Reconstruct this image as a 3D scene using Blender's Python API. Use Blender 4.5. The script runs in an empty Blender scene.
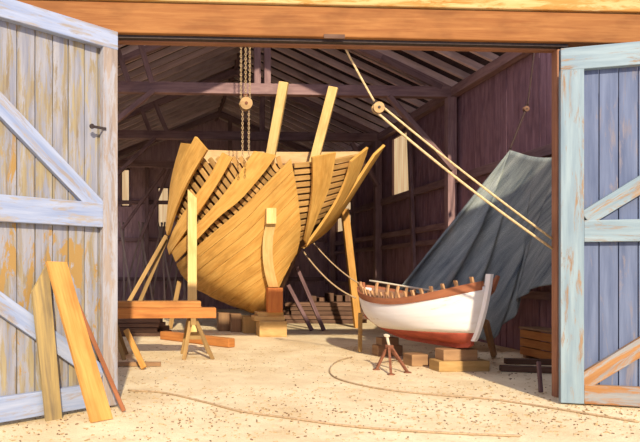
import bpy, math, random
from mathutils import Vector, Matrix, noise
random.seed(7)
C = bpy.context.scene.collection
V = Vector
# ------------------------------------------------------------------ camera
F, CX, CY, PSI = 600.0, 191.0, 272.0, math.radians(3)
EYE = 1.6
cam = bpy.data.cameras.new('camera'); co = bpy.data.objects.new('camera', cam); C.objects.link(co)
cam.sensor_width = 36; cam.lens = 36*F/640; cam.shift_x = (320-CX)/640; cam.shift_y = (CY-221)/640
cam.clip_end = 200
co.location = (0, 0, EYE); co.rotation_euler = (math.pi/2, 0, -PSI)
bpy.context.scene.camera = co
def ray(px, py):
    r = V((math.cos(PSI), -math.sin(PSI), 0)); f = V((math.sin(PSI), math.cos(PSI), 0))
    return f + r*((px-CX)/F) + V((0, 0, (CY-py)/F))
def at(px, py, Y):
    d = ray(px, py); return V((0, 0, EYE)) + d*(Y/d.y)
def fl(px, py, z=0.0):
    d = ray(px, py); return V((0, 0, EYE)) + d*((z-EYE)/d.z)

# ------------------------------------------------------------------ materials
def nodes_mat(name):
    m = bpy.data.materials.new(name); m.use_nodes = True
    nt = m.node_tree; b = nt.nodes['Principled BSDF']
    return m, nt, b
def N(nt, t, **kw):
    n = nt.nodes.new(t)
    for k, v in kw.items(): setattr(n, k, v)
    return n
def ramp(nt, stops, fac):
    r = N(nt, 'ShaderNodeValToRGB'); e = r.color_ramp.elements
    while len(e) < len(stops): e.new(0.5)
    for i, (p, c) in enumerate(stops):
        e[i].position = p; e[i].color = (*c, 1) if len(c) == 3 else c
    nt.links.new(fac, r.inputs[0]); return r.outputs[0]
def uvvec(nt, sx, sy, rnd=True):
    uv = N(nt, 'ShaderNodeTexCoord'); mp = N(nt, 'ShaderNodeMapping')
    mp.inputs['Scale'].default_value = (sx, sy, 1)
    nt.links.new(uv.outputs['UV'], mp.inputs[0])
    if rnd:
        oi = N(nt, 'ShaderNodeObjectInfo'); ml = N(nt, 'ShaderNodeMath', operation='MULTIPLY'); ml.inputs[1].default_value = 37
        nt.links.new(oi.outputs['Random'], ml.inputs[0])
        cb = N(nt, 'ShaderNodeCombineXYZ'); nt.links.new(ml.outputs[0], cb.inputs[0]); nt.links.new(ml.outputs[0], cb.inputs[2])
        nt.links.new(cb.outputs[0], mp.inputs['Location'])
    return mp.outputs[0]
def noise_n(nt, vec, scale, detail=4, rough=.6, dist=0):
    n = N(nt, 'ShaderNodeTexNoise'); n.inputs['Scale'].default_value = scale
    n.inputs['Detail'].default_value = detail; n.inputs['Roughness'].default_value = rough; n.inputs['Distortion'].default_value = dist
    nt.links.new(vec, n.inputs['Vector']); return n.outputs[0]
def mix(nt, f, a, b, mode='MIX'):
    m = N(nt, 'ShaderNodeMix', data_type='RGBA', blend_type=mode)
    for inp, v in ((m.inputs[0], f), (m.inputs[6], a), (m.inputs[7], b)):
        if isinstance(v, (int, float)): inp.default_value = v
        elif isinstance(v, tuple): inp.default_value = (*v, 1)
        else: nt.links.new(v, inp)
    return m.outputs[2]
def bump(nt, b, h, s, d=.01):
    bp = N(nt, 'ShaderNodeBump'); bp.inputs['Strength'].default_value = s; bp.inputs['Distance'].default_value = d
    nt.links.new(h, bp.inputs['Height']); nt.links.new(bp.outputs[0], b.inputs['Normal'])
def wood(name, c1, c2, rough=.75, grain=22, blotch=.35, tint=.25, bmp=.4):
    m, nt, b = nodes_mat(name)
    g = noise_n(nt, uvvec(nt, 1.1, grain), 1.0, 5, .65, .6)
    col = ramp(nt, [(.3, c1), (.68, c2)], g)
    bl = noise_n(nt, uvvec(nt, 1.2, 2.5), 1.3, 3, .6)
    dk = tuple(x*(1-blotch) for x in c1)
    f = ramp(nt, [(.48, (0, 0, 0)), (.72, (1, 1, 1))], bl)
    ff = N(nt, 'ShaderNodeMath', operation='MULTIPLY'); ff.inputs[1].default_value = .6; nt.links.new(f, ff.inputs[0])
    col = mix(nt, ff.outputs[0], col, dk)
    oi = N(nt, 'ShaderNodeObjectInfo')
    tv = ramp(nt, [(0, (1-tint,)*3), (1, (1, 1, 1))], oi.outputs['Random'])
    col = mix(nt, 1.0, col, tv, 'MULTIPLY')
    nt.links.new(col, b.inputs['Base Color']); b.inputs['Roughness'].default_value = rough
    b.inputs['Specular IOR Level'].default_value = .25
    bump(nt, b, g, bmp); return m
def peel(name, paint1, paint2, wood1, wood2, amt=.5, patch=None, rough=.8, grain=14, sc=1.0):
    """weathered paint over bare boards"""
    m, nt, b = nodes_mat(name)
    g = noise_n(nt, uvvec(nt, .9, grain), 1.0, 5, .65, .4)
    wc = ramp(nt, [(.3, wood1), (.7, wood2)], g)
    p = ramp(nt, [(.3, paint1), (.7, paint2)], noise_n(nt, uvvec(nt, .7, 9), 1.4, 4, .6))
    mk = noise_n(nt, uvvec(nt, 1.5*sc, 9*sc), 1.0, 8, .75, .5)
    f = ramp(nt, [(amt-.04, (0, 0, 0)), (amt+.05, (1, 1, 1))], mk)
    col = mix(nt, f, p, wc)
    if patch:
        mk2 = noise_n(nt, uvvec(nt, 1.2, 3.2), 1.0, 6, .7, 1.0)
        tc = N(nt, 'ShaderNodeTexCoord'); sp = N(nt, 'ShaderNodeSeparateXYZ'); nt.links.new(tc.outputs['UV'], sp.inputs[0])
        md = N(nt, 'ShaderNodeMath', operation='DIVIDE'); md.inputs[1].default_value = 4.5; nt.links.new(sp.outputs[0], md.inputs[0])
        zone = ramp(nt, [(.12, (.0,)*3), (.20, (.13,)*3), (.40, (.12,)*3), (.50, (0, 0, 0))], md.outputs[0])
        ad = N(nt, 'ShaderNodeMath', operation='ADD'); nt.links.new(mk2, ad.inputs[0]); nt.links.new(zone, ad.inputs[1])
        col = mix(nt, ramp(nt, [(.635, (0, 0, 0)), (.67, (1, 1, 1))], ad.outputs[0]), col, patch)
    nt.links.new(col, b.inputs['Base Color']); b.inputs['Roughness'].default_value = rough
    b.inputs['Specular IOR Level'].default_value = .2
    bump(nt, b, g, .4); return m
def plain(name, c, rough=.7, metal=0, var=.25, sc=8):
    m, nt, b = nodes_mat(name)
    tc = N(nt, 'ShaderNodeTexCoord')
    n = noise_n(nt, tc.outputs['Object'], sc, 5, .6)
    col = ramp(nt, [(.3, tuple(x*(1-var) for x in c)), (.7, tuple(min(1, x*(1+var)) for x in c))], n)
    nt.links.new(col, b.inputs['Base Color']); b.inputs['Roughness'].default_value = rough; b.inputs['Metallic'].default_value = metal
    b.inputs['Specular IOR Level'].default_value = .25
    bump(nt, b, n, .2); return m
M = {}
M['hull'] = wood('hull_planks', (.60, .29, .055), (.80, .48, .13), grain=16, tint=.14)
M['hull_pale'] = wood('pale_timber', (.72, .46, .15), (.88, .64, .28), grain=18, tint=.12)
M['hull_rib'] = wood('rib_timber', (.50, .27, .08), (.68, .42, .15), grain=12, tint=.4)
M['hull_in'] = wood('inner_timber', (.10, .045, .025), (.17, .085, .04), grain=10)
M['bulwark'] = wood('bulwark_timber', (.70, .43, .19), (.85, .58, .30), grain=10)
M['orange'] = wood('orange_timber', (.42, .145, .035), (.60, .25, .065), grain=16)
M['board_mid'] = wood('tan_orange_board', (.46, .18, .045), (.60, .30, .09), grain=16)
M['red_block'] = wood('red_block', (.50, .13, .035), (.66, .24, .06), grain=8)
M['block'] = wood('block_timber', (.50, .29, .09), (.70, .46, .19), grain=8)
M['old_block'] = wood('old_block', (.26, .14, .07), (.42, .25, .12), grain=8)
M['board'] = wood('leaning_board', (.56, .25, .05), (.76, .43, .12), grain=18)
M['board_grey'] = wood('grey_board', (.24, .18, .10), (.50, .36, .13), grain=14)
M['red_stick'] = wood('red_stick', (.34, .12, .05), (.5, .2, .09), grain=10)
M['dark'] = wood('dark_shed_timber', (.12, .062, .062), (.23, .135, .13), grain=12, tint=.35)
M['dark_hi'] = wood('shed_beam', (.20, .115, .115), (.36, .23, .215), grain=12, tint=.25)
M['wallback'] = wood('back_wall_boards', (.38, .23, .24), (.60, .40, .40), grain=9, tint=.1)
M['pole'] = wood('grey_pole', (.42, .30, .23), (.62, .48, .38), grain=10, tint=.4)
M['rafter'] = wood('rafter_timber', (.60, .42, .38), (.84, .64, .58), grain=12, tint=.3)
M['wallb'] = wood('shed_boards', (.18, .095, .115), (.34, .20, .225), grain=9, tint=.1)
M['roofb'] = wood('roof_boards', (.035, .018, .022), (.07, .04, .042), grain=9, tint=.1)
M['oldlum'] = wood('old_lumber', (.12, .06, .038), (.25, .14, .085), grain=14, tint=.45)
M['leg'] = wood('horse_leg', (.30, .17, .06), (.5, .32, .12), grain=14, tint=.4)
M['green'] = wood('green_beam', (.30, .27, .08), (.42, .38, .14), grain=8)
M['lintel'] = wood('lintel_timber', (.29, .10, .024), (.43, .185, .052), grain=20)
M['fascia'] = peel('peeling_board', (.48, .32, .11), (.58, .42, .19), (.36, .16, .03), (.48, .25, .07), amt=.50, grain=9)
M['jamb'] = wood('jamb_timber', (.24, .10, .055), (.40, .19, .10), grain=18)
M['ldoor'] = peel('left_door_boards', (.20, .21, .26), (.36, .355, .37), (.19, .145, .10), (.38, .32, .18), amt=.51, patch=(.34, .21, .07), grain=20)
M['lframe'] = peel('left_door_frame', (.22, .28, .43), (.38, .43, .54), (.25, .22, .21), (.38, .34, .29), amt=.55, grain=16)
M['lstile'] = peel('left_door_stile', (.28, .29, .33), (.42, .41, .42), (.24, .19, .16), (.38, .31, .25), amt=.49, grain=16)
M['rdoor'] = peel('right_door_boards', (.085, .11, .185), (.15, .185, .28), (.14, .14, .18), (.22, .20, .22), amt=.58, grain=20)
M['rframe'] = peel('right_door_frame', (.17, .235, .28), (.28, .36, .39), (.20, .13, .08), (.32, .22, .13), amt=.57, grain=14)
M['rrust'] = peel('right_door_worn_rail', (.20, .21, .22), (.31, .30, .28), (.26, .115, .04), (.38, .20, .08), amt=.47, grain=14)
M['white'] = peel('white_boat_paint', (.80, .76, .72), (.88, .86, .84), (.56, .47, .36), (.70, .60, .48), amt=.64, grain=6)
M['redpaint'] = plain('red_bottom_paint', (.40, .085, .05), .65, var=.25, sc=6)
M['wale'] = wood('brown_wale', (.30, .10, .05), (.46, .18, .08), grain=10)
M['boatrib'] = wood('boat_rib', (.52, .26, .11), (.72, .44, .22), grain=8)
M['boatin'] = wood('boat_inside', (.22, .11, .07), (.36, .2, .12), grain=8)
M['paleRail'] = wood('pale_rail', (.58, .50, .36), (.74, .66, .50), grain=8)
M['rust'] = plain('rusty_iron', (.22, .085, .045), .8, .1, .4, 20)
M['iron'] = plain('dark_iron', (.06, .045, .04), .6, .5, .3, 20)
M['rope'] = plain('hemp_rope', (.62, .46, .24), .9, 0, .3, 30)
M['rope_dark'] = plain('tarred_rope', (.06, .036, .032), .9, 0, .3, 30)
M['rope_floor'] = plain('dusty_rope', (.40, .28, .16), .9, 0, .3, 30)
M['pulley'] = wood('pulley_wood', (.42, .25, .10), (.62, .42, .2), grain=8)
M['chain'] = plain('old_chain', (.50, .36, .20), .6, .3, .3, 30)
M['pane'] = None
def mk_pane():
    m, nt, b = nodes_mat('frosted_pane')
    g = noise_n(nt, uvvec(nt, 14, .5), 1.0, 2, .5)
    c = ramp(nt, [(.35, (.46, .30, .15)), (.65, (.66, .48, .28))], g)
    nt.links.new(c, b.inputs['Base Color']); b.inputs['Roughness'].default_value = .5
    # daylight through the frosted sheet, imitated by the pane's own emission
    nt.links.new(c, b.inputs['Emission Color']); b.inputs['Emission Strength'].default_value = .85
    return m
M['pane'] = mk_pane()
def mk_net():
    m, nt, b = nodes_mat('fishing_net')
    tc = N(nt, 'ShaderNodeTexCoord')
    n = noise_n(nt, uvvec(nt, 6, .8), 1.0, 4, .6)
    c = ramp(nt, [(.3, (.12, .15, .17)), (.7, (.40, .44, .40))], n)
    nt.links.new(c, b.inputs['Base Color']); b.inputs['Roughness'].default_value = .9
    b.inputs['Specular IOR Level'].default_value = .1
    # open knotted weave
    ck = N(nt, 'ShaderNodeTexBrick'); ck.inputs['Scale'].default_value = 1
    mp = uvvec(nt, 22, 22, False)
    w1 = N(nt, 'ShaderNodeTexWave', wave_type='BANDS', bands_direction='DIAGONAL'); w1.inputs['Scale'].default_value = 3
    nt.links.new(mp, w1.inputs['Vector'])
    a = ramp(nt, [(.2, (.62,)*3), (.6, (1, 1, 1))], w1.outputs[1])
    nt.links.new(a, b.inputs['Alpha'])
    return m
M['net'] = mk_net()
def mk_floor():
    m, nt, b = nodes_mat('sandy_floor')
    tc = N(nt, 'ShaderNodeTexCoord'); o = tc.outputs['Object']
    n1 = noise_n(nt, o, 1.1, 6, .65); n2 = noise_n(nt, o, 9, 6, .7); n3 = noise_n(nt, o, 45, 3, .6)
    c = ramp(nt, [(.3, (.66, .50, .28)), (.62, (.84, .71, .46))], n1)
    c = mix(nt, ramp(nt, [(.56, (0, 0, 0)), (.70, (.5, .5, .5))], n2), c, (.46, .31, .15))
    c = mix(nt, ramp(nt, [(.64, (0, 0, 0)), (.70, (.75,)*3)], n3), c, (.33, .20, .10))
    nt.links.new(c, b.inputs['Base Color']); b.inputs['Roughness'].default_value = .95
    b.inputs['Specular IOR Level'].default_value = .1
    s = N(nt, 'ShaderNodeMath', operation='ADD'); nt.links.new(n2, s.inputs[0]); nt.links.new(n3, s.inputs[1])
    bump(nt, b, s.outputs[0], .6, .03); return m
M['floor'] = mk_floor()
M['crumb'] = wood('bark_crumb', (.16, .08, .04), (.34, .19, .09), grain=6)
M['chip'] = wood('wood_chip', (.45, .28, .12), (.74, .55, .28), grain=6)

# ------------------------------------------------------------------ mesh builder
class MB:
    def __init__(s): s.v = []; s.f = []; s.uv = []; s.sm = []
    def quad(s, idx, uvs, smooth=False): s.f.append(idx); s.uv.append(uvs); s.sm.append(smooth)
    def frame_box(s, o, a, b, c):
        """box from corner o along vectors a (long), b, c"""
        i = len(s.v)
        for k in range(8):
            s.v.append(o + a*(k & 1) + b*((k >> 1) & 1) + c*((k >> 2) & 1))
        la, lb, lc = a.length, b.length, c.length; r = random.random()*3
        def q(ix, w, h, t): s.quad([i+j for j in ix], [(0, t), (w, t), (w, t+h), (0, t+h)])
        q((0, 1, 3, 2)[::1], la, lb, r); q((4, 6, 7, 5), la, lb, r+lb)
        s.uv[-1] = [(0, r), (0, r+lb), (la, r+lb), (la, r)]
        s.quad([i+0, i+4, i+5, i+1], [(0, r), (0, r+lc), (la, r+lc), (la, r)])
        s.quad([i+2, i+3, i+7, i+6], [(0, r+1), (la, r+1), (la, r+1+lc), (0, r+1+lc)])
        s.quad([i+0, i+2, i+6, i+4], [(0, 0), (lb*.3, 0), (lb*.3, lc), (0, lc)])
        s.quad([i+1, i+5, i+7, i+3], [(0, 0), (0, lc), (lb*.3, lc), (lb*.3, 0)])
        if a.cross(b).dot(c) < 0:
            for k in range(-6, 0): s.f[k] = s.f[k][::-1]; s.uv[k] = s.uv[k][::-1]
        return s
    def beam(s, p0, p1, w, h, up=V((0, 0, 1))):
        p0 = V(p0); p1 = V(p1); a = p1-p0; x = a.normalized()
        up = V(up)
        if abs(x.dot(up)) > .98: up = V((0, 1, 0))
        y = up.cross(x).normalized(); z = x.cross(y)
        return s.frame_box(p0 - y*w/2 - z*h/2, a, y*w, z*h)
    def box(s, x0, x1, y0, y1, z0, z1):
        d = [V((x1-x0, 0, 0)), V((0, y1-y0, 0)), V((0, 0, z1-z0))]
        d.sort(key=lambda q: -q.length)
        return s.frame_box(V((x0, y0, z0)), *d)
    def tube(s, pts, r, n=8, cap=True):
        pts = [V(p) for p in pts]; m = len(pts); rs = r if isinstance(r, (list, tuple)) else [r]*m
        i0 = len(s.v); prev = None; L = 0; ls = []
        for k, p in enumerate(pts):
            t = (pts[min(k+1, m-1)] - pts[max(k-1, 0)]).normalized()
            if prev is None:
                a = V((0, 0, 1)) if abs(t.z) < .9 else V((1, 0, 0)); nrm = t.cross(a).normalized()
            else: nrm = (prev - t*prev.dot(t)).normalized()
            prev = nrm; bn = t.cross(nrm)
            if k: L += (p-pts[k-1]).length
            ls.append(L)
            for j in range(n):
                q = 2*math.pi*j/n; s.v.append(p + (nrm*math.cos(q) + bn*math.sin(q))*rs[k])
        for k in range(m-1):
            for j in range(n):
                a, b = i0+k*n+j, i0+k*n+(j+1) % n; c, d = a+n, b+n
                w = 2*math.pi*rs[k]/n
                s.quad([a, b, d, c], [(ls[k], j*w), (ls[k], (j+1)*w), (ls[k+1], (j+1)*w), (ls[k+1], j*w)], True)
        if cap:
            s.quad([i0+j for j in range(n)][::-1], [(0, 0)]*n); s.quad([i0+(m-1)*n+j for j in range(n)], [(0, 0)]*n)
        return s
    def grid(s, rows, smooth=True, flip=False):
        """rows of points; uv in metres (u along row)"""
        i0 = len(s.v); m = len(rows); n = len(rows[0])
        us = []; off = random.random()*5
        for r in rows:
            L = 0; u = [0]
            for k in range(1, n): L += (r[k]-r[k-1]).length; u.append(L)
            us.append(u)
        vs = [off]
        for k in range(1, m): vs.append(vs[-1] + max((rows[k][n//2]-rows[k-1][n//2]).length, 1e-4))
        for r in rows: s.v += [V(p) for p in r]
        for a in range(m-1):
            for b in range(n-1):
                ix = [i0+a*n+b, i0+a*n+b+1, i0+(a+1)*n+b+1, i0+(a+1)*n+b]
                uv = [(us[a][b], vs[a]), (us[a][b+1], vs[a]), (us[a+1][b+1], vs[a+1]), (us[a+1][b], vs[a+1])]
                if flip: ix = ix[::-1]; uv = uv[::-1]
                s.quad(ix, uv, smooth)
        return s
    def slab(s, top, bot):
        """closed thick sheet between two matching grids"""
        s.grid(top); s.grid(bot, flip=True)
        m = len(top)
        def side(a, b): s.grid([list(a), list(b)], smooth=False)
        side(bot[0], top[0]); side(top[-1], bot[-1])
        side([r[0] for r in top], [r[0] for r in bot]); side([r[-1] for r in bot], [r[-1] for r in top])
        return s
    def disc(s, c, ax, r, th, n=20, hole=0):
        ax = V(ax).normalized(); a = V((0, 0, 1)) if abs(ax.z) < .9 else V((1, 0, 0))
        x = ax.cross(a).normalized(); y = ax.cross(x); c = V(c); i = len(s.v)
        for sg in (-1, 1):
            for j in range(n):
                q = 2*math.pi*j/n; s.v.append(c + ax*sg*th/2 + (x*math.cos(q)+y*math.sin(q))*r)
        s.quad([i+j for j in range(n)], [(math.cos(6.283*j/n)*r, math.sin(6.283*j/n)*r) for j in range(n)])
        s.quad([i+n+j for j in range(n)][::-1], [(math.cos(6.283*j/n)*r, math.sin(6.283*j/n)*r) for j in range(n)][::-1])
        for j in range(n):
            k = (j+1) % n; s.quad([i+j, i+n+j, i+n+k, i+k], [(0, j*.02), (th, j*.02), (th, j*.02+.02), (0, j*.02+.02)], False)
        return s
    def torus(s, c, ax, R, r, nu=12, nv=6, sq=1.0, up=None):
        ax = V(ax).normalized(); up = V(up) if up else (V((0, 0, 1)) if abs(ax.z) < .9 else V((1, 0, 0)))
        x = up.cross(ax).normalized(); y = ax.cross(x); c = V(c); i = len(s.v)
        for a in range(nu):
            p = 2*math.pi*a/nu; d = x*math.cos(p) + y*math.sin(p)*sq; dn = (x*math.cos(p)+y*math.sin(p))
            for b in range(nv):
                q = 2*math.pi*b/nv; s.v.append(c + d*R + (dn*math.cos(q)+ax*math.sin(q))*r)
        for a in range(nu):
            for b in range(nv):
                s.quad([i+a*nv+b, i+((a+1) % nu)*nv+b, i+((a+1) % nu)*nv+(b+1) % nv, i+a*nv+(b+1) % nv],
                       [(a*.05, b*.02), (a*.05+.05, b*.02), (a*.05+.05, b*.02+.02), (a*.05, b*.02+.02)], True)
        return s
    def build(s, name, mat, parent=None, bevel=0, loc=None):
        if loc is None:
            if parent is not None: loc = parent['_o']
            else:
                xs = [p.x for p in s.v]; ys = [p.y for p in s.v]; zs = [p.z for p in s.v]
                loc = ((min(xs)+max(xs))/2, (min(ys)+max(ys))/2, min(zs))
        loc = V(loc)
        me = bpy.data.meshes.new(name); me.from_pydata([tuple(p-loc) for p in s.v], [], s.f)
        ul = me.uv_layers.new(name='UVMap'); k = 0
        for uvs in s.uv:
            for t in uvs: ul.data[k].uv = t; k += 1
        for p, sm in zip(me.polygons, s.sm): p.use_smooth = sm
        me.materials.append(mat); me.validate(); me.update()
        o = bpy.data.objects.new(name, me); C.objects.link(o)
        if parent is not None: o.parent = parent; OFF[o.name] = loc
        else: o.location = loc
        o['_o'] = tuple(loc)
        if bevel:
            b = o.modifiers.new('bevel', 'BEVEL'); b.width = bevel; b.segments = 2; b.limit_method = 'ANGLE'; b.harden_normals = False
        return o
OFF = {}
def thing(name, label, cat, loc, group=None):
    o = bpy.data.objects.new(name, None); C.objects.link(o); o.location = V(loc); o['_o'] = tuple(V(loc))
    o.empty_display_size = .2
    return tag(o, label, cat, group)
def tag(o, label, cat, group=None):
    o['label'] = label; o['category'] = cat
    if group: o['group'] = group
    return o
def struct(o): o['kind'] = 'structure'; return o
def sroot(name, loc):
    o = bpy.data.objects.new(name, None); C.objects.link(o); o.location = V(loc); o['_o'] = tuple(V(loc)); return struct(o)
def lerp(a, b, t): return a + (b-a)*t
def poly(pts, t):
    """point at arc fraction t of a 2-D/3-D polyline"""
    pts = [V(p) for p in pts]; d = [0]
    for i in range(1, len(pts)): d.append(d[-1] + (pts[i]-pts[i-1]).length)
    L = t*d[-1]
    for i in range(1, len(pts)):
        if L <= d[i] or i == len(pts)-1:
            return pts[i-1].lerp(pts[i], (L-d[i-1])/max(d[i]-d[i-1], 1e-9))
def smooth_poly(pts, n):
    """Catmull-Rom resample"""
    P = [V(p) for p in pts]; P = [P[0]*2-P[1]] + P + [P[-1]*2-P[-2]]; out = []
    m = len(P)-3
    for k in range(n+1):
        t = k/n*m; i = min(int(t), m-1); u = t-i; a, b, c, d = P[i:i+4]
        out.append(.5*((2*b) + (c-a)*u + (2*a-5*b+4*c-d)*u*u + (3*b-a-3*c+d)*u**3))
    return out

# ------------------------------------------------------------------ dimensions of the shed
YD = 7.4                                   # front wall
XL, XR = at(109, 0, YD).x, at(561, 0, YD).x # doorway
ZL = 4.47
WR = 7.37; RID = 2.46; WL = 2*RID-WR       # right wall, ridge, left wall
EAVE = 6.02; PITCH = .45; YB = 26.0; YR = 11.3
TR = (14.45, 19.4, 24.6)
def roofz(x): return EAVE + .12 + (WR-RID-abs(x-RID))*PITCH

# floor
mb = MB(); n = 40
mb.grid([[V((lerp(-14, 16, i/n), lerp(-1.5, YB+.2, j/n), 0)) for i in range(n+1)] for j in range(n+1)])
struct(mb.build('floor', M['floor'], loc=(0, 0, 0)))
# walls made of vertical boards
def board_wall(name, p0, p1, z0, z1, th, nrm, mat, holes=()):
    mb = MB(); p0 = V(p0); p1 = V(p1); L = (p1-p0).length; d = (p1-p0)/L; k = 0; u = 0
    while u < L-.01:
        w = min(random.uniform(.19, .25), L-u); segs = [(z0, z1)]
        for (a, b, ha, hb) in holes:
            if u+w > a+.02 and u < b-.02: segs = [(z0, ha), (hb, z1)]
        off = random.uniform(0, .012)
        for (a, b) in segs:
            mb.frame_box(p0+d*(u+.006)+V((0, 0, a))+V(nrm)*off, V((0, 0, b-a)), d*(w-.012), V(nrm)*-th)
        u += w
    if not holes: mb.frame_box(p0+V(nrm)*-th*1.02, V((0, 0, z1-z0)), d*L, V(nrm)*-.02)
    else:
        us = sorted({0, L, *[h[0] for h in holes], *[h[1] for h in holes]})
        for ua, ub in zip(us, us[1:]):
            sg = [(z0, z1)]
            for h in holes:
                if abs(ua-h[0]) < 1e-6: sg = [(z0, h[2]), (h[3], z1)]
            for a, b in sg: mb.frame_box(p0+d*ua+V(nrm)*-th*1.02+V((0, 0, a)), V((0, 0, b-a)), d*(ub-ua), V(nrm)*-.02)
    return struct(mb.build(name, mat))
def board_shell(name, pts):
    pass
def wy(px): return at(px, 0, 10).x and None
def wallY(px):      # depth where a column of sight meets the right wall
    d = ray(px, 272); return WR/d.x*d.y
WIN = [(wallY(411.5), wallY(393.5), 3.92, 5.82), (wallY(352.5), wallY(337.5), 3.2, 4.35)]
holes = [(a-YR, b-YR, c, d) for a, b, c, d in WIN]
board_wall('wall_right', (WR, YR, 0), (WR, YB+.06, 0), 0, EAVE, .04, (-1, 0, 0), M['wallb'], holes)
board_wall('wall_left', (WL, YD, 0), (WL, YB+.06, 0), 0, EAVE, .04, (1, 0, 0), M['wallb'], [(5.0, 9.5, 1.4, 4.8), (10.5, 15.0, 1.4, 4.8), (15.8, 18.2, 1.4, 4.8)])  # unglazed openings added in this unseen wall to let skylight in
board_wall('wall_right_front', (WR, YD, 0), (WR, YR, 0), 0, EAVE, .04, (-1, 0, 0), M['wallb'])
bx0, bx1 = at(157.5, 0, YB).x, at(169, 0, YB).x; cx0, cx1 = at(121, 0, YB).x, at(130, 0, YB).x
bz = [at(0, y, YB).z for y in (227, 186)]; cz = [at(0, y, YB).z for y in (206, 168)]
bw = board_wall('wall_back', (WL, YB, 0), (WR+.06, YB, 0), 0, EAVE, .04, (0, -1, 0), M['wallback'],
           [(bx0-WL, bx1-WL, bz[0], bz[1]), (cx0-WL, cx1-WL, cz[0], cz[1])])
mb = MB()      # gable boards over the back wall
for i in range(60):
    x0 = lerp(WL, WR, i/60); x1 = lerp(WL, WR, (i+1)/60)
    mb.box(x0, x1, YB, YB+.04, EAVE, roofz((x0+x1)/2)+.13)
struct(mb.build('wall_back_gable', M['wallback']))
# windows
wi = 1
for a, b, c, d in WIN:
    f = MB(); t = .05
    for q in ((a, a+t, c, d), (b-t, b, c, d), (a, b, c, c+t), (a, b, d-t, d)): f.box(WR-.06, WR+.03, q[0], q[1], q[2], q[3])
    fo = struct(f.build('window_%d' % wi, M['dark_hi'], loc=(WR, a, c)))
    p = MB().frame_box(V((WR+.005, a+t, c+t)), V((0, b-a-2*t, 0)), V((0, 0, d-c-2*t)), V((.012, 0, 0))).build('pane', M['pane'], fo, loc=(WR, a, c))
    wi += 1
for x0, x1, z0, z1 in ((bx0, bx1, *bz), (cx0, cx1, *cz)):
    f = MB(); t = .05
    for q in ((x0, x0+t, z0, z1), (x1-t, x1, z0, z1), (x0, x1, z0, z0+t), (x0, x1, z1-t, z1)): f.box(q[0], q[1], YB-.06, YB+.03, q[2], q[3])
    fo = struct(f.build('window_%d' % wi, M['dark_hi'], loc=(x0, YB, z0)))
    MB().frame_box(V((x0+t, YB+.005, z0+t)), V((x1-x0-2*t, 0, 0)), V((0, 0, z1-z0-2*t)), V((0, .012, 0))).build('pane', M['pane'], fo, loc=(x0, YB, z0))
    wi += 1
# roof boards with rafters; unseen front bay left open to let sunlight in
mb = MB()
for sd in (-1, 1):
    for k in range(26):
        u0 = lerp(0, WR-RID+.25, k/26); u1 = lerp(0, WR-RID+.25, (k+1)/26)
        pa = V((RID+sd*u0, YR, EAVE+.12+(WR-RID-u0)*PITCH+.14)); pb = V((RID+sd*u1, YR, EAVE+.12+(WR-RID-u1)*PITCH+.14))
        mb.frame_box(pa, V((0, YB+.1-YR, 0)), pb-pa, V((0, 0, .03)))
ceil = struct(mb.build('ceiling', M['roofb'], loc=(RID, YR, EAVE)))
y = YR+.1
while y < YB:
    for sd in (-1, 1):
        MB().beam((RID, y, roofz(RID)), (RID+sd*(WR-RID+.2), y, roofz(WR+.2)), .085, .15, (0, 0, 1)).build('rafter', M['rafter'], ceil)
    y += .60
MB().box(RID-.05, RID+.05, YR, YB, roofz(RID)-.2, roofz(RID)+.1).build('ridge_beam', M['dark'], ceil)
# wall plates, posts, rails on the right wall
ti = 1
def trim(p0, p1, w, h, mat='dark_hi', up=(0, 0, 1)):
    global ti
    o = struct(MB().beam(p0, p1, w, h, up).build('trim_%d' % ti, M[mat], bevel=.008)); ti += 1; return o
trim((WR-.14, YR, EAVE), (WR-.14, YB, EAVE), .2, .22)
trim((WL+.14, YR, EAVE), (WL+.14, YB, EAVE), .2, .22)
for z, h in ((3.88, .2), (2.78, .16), (2.40, .13), (1.15, .16)):
    trim((WR-.09, YD+.3, z), (WR-.09, YB-.1, z), .1, h)
for y in (17.0, 22.0): trim((WR-.17, y-.5 if y < 18 else y, 0), (WR-.17, y, EAVE-.12), .1, .14)
for z in (1.3, 3.0, 4.6): trim((WL+.2, YB-.08, z), (WR-.2, YB-.08, z), .12, .16)
for x in (WL+1.9, 1.4, 3.4, 5.5): trim((x, YB-.2, 0), (x, YB-.2, EAVE+.1), .18, .12)

# roof trusses
def truss(y, label, kings, struts, braces):
    t = thing('roof_truss', label, 'roof truss', (RID, y, EAVE-.1), 'roof trusses under the boards')
    t['kind'] = 'structure'
    MB().beam((WL+.05, y, EAVE), (WR-.05, y, EAVE), .2, .26).build('tie_beam', M['dark_hi'], t, bevel=.01)
    for sd in (-1, 1):
        MB().beam((RID, y, roofz(RID)-.24), (RID+sd*(WR-RID-.1), y, EAVE+.1), .16, .22).build('principal_rafter', M['dark_hi'], t, bevel=.01)
    for x in kings:
        MB().beam((x, y-.03, EAVE+.1), (x, y-.03, roofz(x)-.25), .16, .13).build('king_post', M['dark_hi'], t, bevel=.01)
    for x0, x1, z1 in struts:
        MB().beam((x0, y-.06, EAVE+.1), (x1, y-.06, z1), .13, .1, (0, 1, 0)).build('strut', M['dark_hi'], t, bevel=.01)
    for a, b in braces:
        MB().beam(a, b, .12, .16, (0, 1, 0)).build('knee_brace', M['dark_hi'], t, bevel=.01)
    for x in (WL+.2, WR-.2):
        MB().beam((x, y, 0), (x, y, EAVE-.1), .22, .2).build('wall_post', M['dark_hi'], t, bevel=.01)
y = TR[0]
def sx(px, y): return at(px, 0, y).x
def szz(py, y): return at(200, py, y).z
kx = [sx(257, y), sx(267, y)]
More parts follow.
